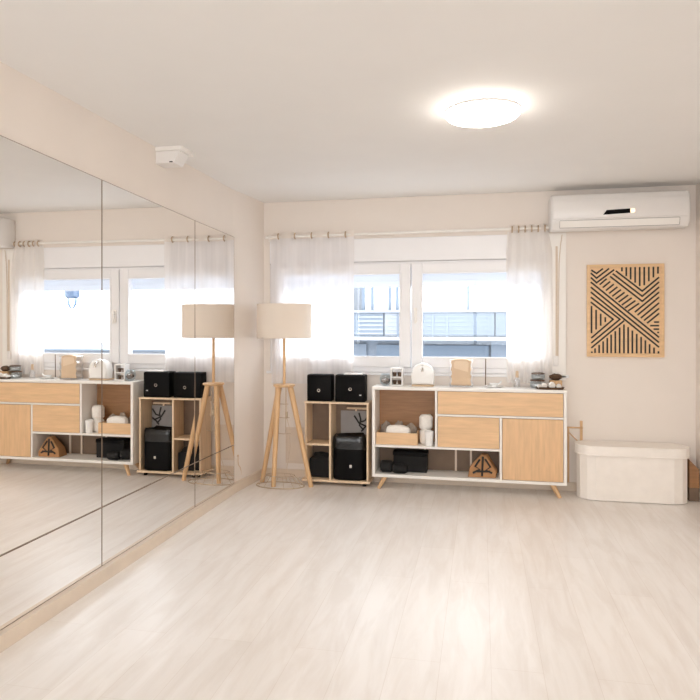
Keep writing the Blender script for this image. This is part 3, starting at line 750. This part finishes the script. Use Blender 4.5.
obj('dark_window_band', bx(-.28, .40, FY+.42, FY+.5, .2, .905), M['facade3'], ob)
obj('dark_window_band', bx(.70, 2.05, FY+.42, FY+.5, .2, .90), M['facade3'], ob)
obj('dark_window_band', bx(2.10, FX1-.2, FY+.42, FY+.5, .2, 1.0), M['facade2'], ob)
obj('upper_wall', bx(-.52, FX1, FY+.12, FY+.9, 1.627, 3.9), M['facade5'], ob)
obj('lower_wall', bx(FX0, FX1, FY+.5, FY+.9, -1.8, 1.0), M['facade2'], ob)
lr = thing('low_building', (10, 22, -7), 'low distant pale-blue building seen only in the mirror reflection of the window', 'building')
obj('wall', bx(4.6, 22, 20, 28, -7, .42), M['facade'], lr); obj('parapet', bx(4.5, 22.1, 19.9, 28.1, .42, .5, .02), M['facade2'], lr)
ln = thing('street_lantern', (2.75, 6.6, 1.5), 'blue-grey outdoor wall lantern with glass globe seen in the mirror', 'lantern')
obj('bracket_arm', tube(bmesh.new(), [(2.75, YB+.25, 1.86), (2.75, 6.2, 1.90), (2.75, 6.6, 1.86), (2.75, 6.6, 1.74)], .014, 10), M['lantern'], ln, True)
obj('wall_plate', bx(2.69, 2.81, YB+.25, YB+.265, 1.78, 1.94, .004), M['lantern'], ln)
obj('hood', lathe(bmesh.new(), [(0, 1.75), (.055, 1.74), (.082, 1.715), (.082, 1.64), (.066, 1.625), (0, 1.625)], (2.75, 6.6, 0), 28), M['lantern'], ln, True)
obj('globe', lathe(bmesh.new(), [(.055, 1.625), (.055, 1.57), (.040, 1.53), (.018, 1.512), (0, 1.51)], (2.75, 6.6, 0), 28), M['lantern_glass'], ln, True)
obj('globe_cage', tube(tube(bmesh.new(), [(2.692, 6.6, 1.625), (2.692, 6.6, 1.56), (2.725, 6.6, 1.512), (2.75, 6.6, 1.502), (2.775, 6.6, 1.512), (2.808, 6.6, 1.56), (2.808, 6.6, 1.625)], .006, 8),
    [(2.75, 6.542, 1.625), (2.75, 6.542, 1.56), (2.75, 6.575, 1.512), (2.75, 6.6, 1.502), (2.75, 6.625, 1.512), (2.75, 6.658, 1.56), (2.75, 6.658, 1.625)], .006, 8), M['lantern'], ln, True)

# ---------------------------------------------------------------- sky, light portals, camera
w = bpy.data.worlds.new('overcast_sky'); S.world = w; w.use_nodes = True
nt = w.node_tree; nt.nodes.clear()
out = nt.nodes.new('ShaderNodeOutputWorld'); bg = nt.nodes.new('ShaderNodeBackground')
tc = nt.nodes.new('ShaderNodeTexCoord'); sp = nt.nodes.new('ShaderNodeSeparateXYZ'); rp = nt.nodes.new('ShaderNodeValToRGB')
mr = nt.nodes.new('ShaderNodeMapRange'); mr.inputs['From Min'].default_value = -1
nt.links.new(tc.outputs['Generated'], sp.inputs[0]); nt.links.new(sp.outputs['Z'], mr.inputs['Value']); nt.links.new(mr.outputs[0], rp.inputs[0])
rp.color_ramp.elements[0].position = .42; rp.color_ramp.elements[0].color = (.62, .66, .72, 1)
rp.color_ramp.elements[1].position = .52; rp.color_ramp.elements[1].color = (.93, .965, 1, 1)
nt.links.new(rp.outputs[0], bg.inputs[0]); bg.inputs[1].default_value = 4.8
nt.links.new(bg.outputs[0], out.inputs[0])
def portal(name, x, y, z, sx, sz, rx):
    l = bpy.data.lights.new(name, 'AREA'); l.shape = 'RECTANGLE'; l.size = sx; l.size_y = sz
    o = bpy.data.objects.new(name, l); COL.objects.link(o); o.location = (x, y, z); o.rotation_euler = (rx, 0, 0); l.cycles.is_portal = True
portal('window_portal', (WL+WR)/2, YB+.24, (WB+WT)/2, WR-WL, WT-WB, -PI/2)
portal('added_window_portal', (F0+F1)/2, YF-.11, (FB+FT)/2, F1-F0, FT-FB, PI/2)

cam = bpy.data.cameras.new('camera'); co = bpy.data.objects.new('camera', cam); COL.objects.link(co)
co.location = (1.9005, 0, 1.3); co.rotation_euler = (PI/2, 0, .2055)
cam.sensor_width = 36; cam.lens = 638.1*36/700; cam.shift_x = (350-348.1)/700; cam.shift_y = (326.1-350)/700
cam.clip_start = .05; cam.clip_end = 200
S.camera = co
S.view_settings.view_transform = 'Standard'; S.view_settings.look = 'None'
S.view_settings.gamma = 1; S.view_settings.use_curve_mapping = False
S.view_settings.exposure = 0.92
S.cycles.max_bounces = 14; S.cycles.diffuse_bounces = 8; S.cycles.glossy_bounces = 6; S.cycles.transparent_max_bounces = 24
S.cycles.sample_clamp_indirect = 6
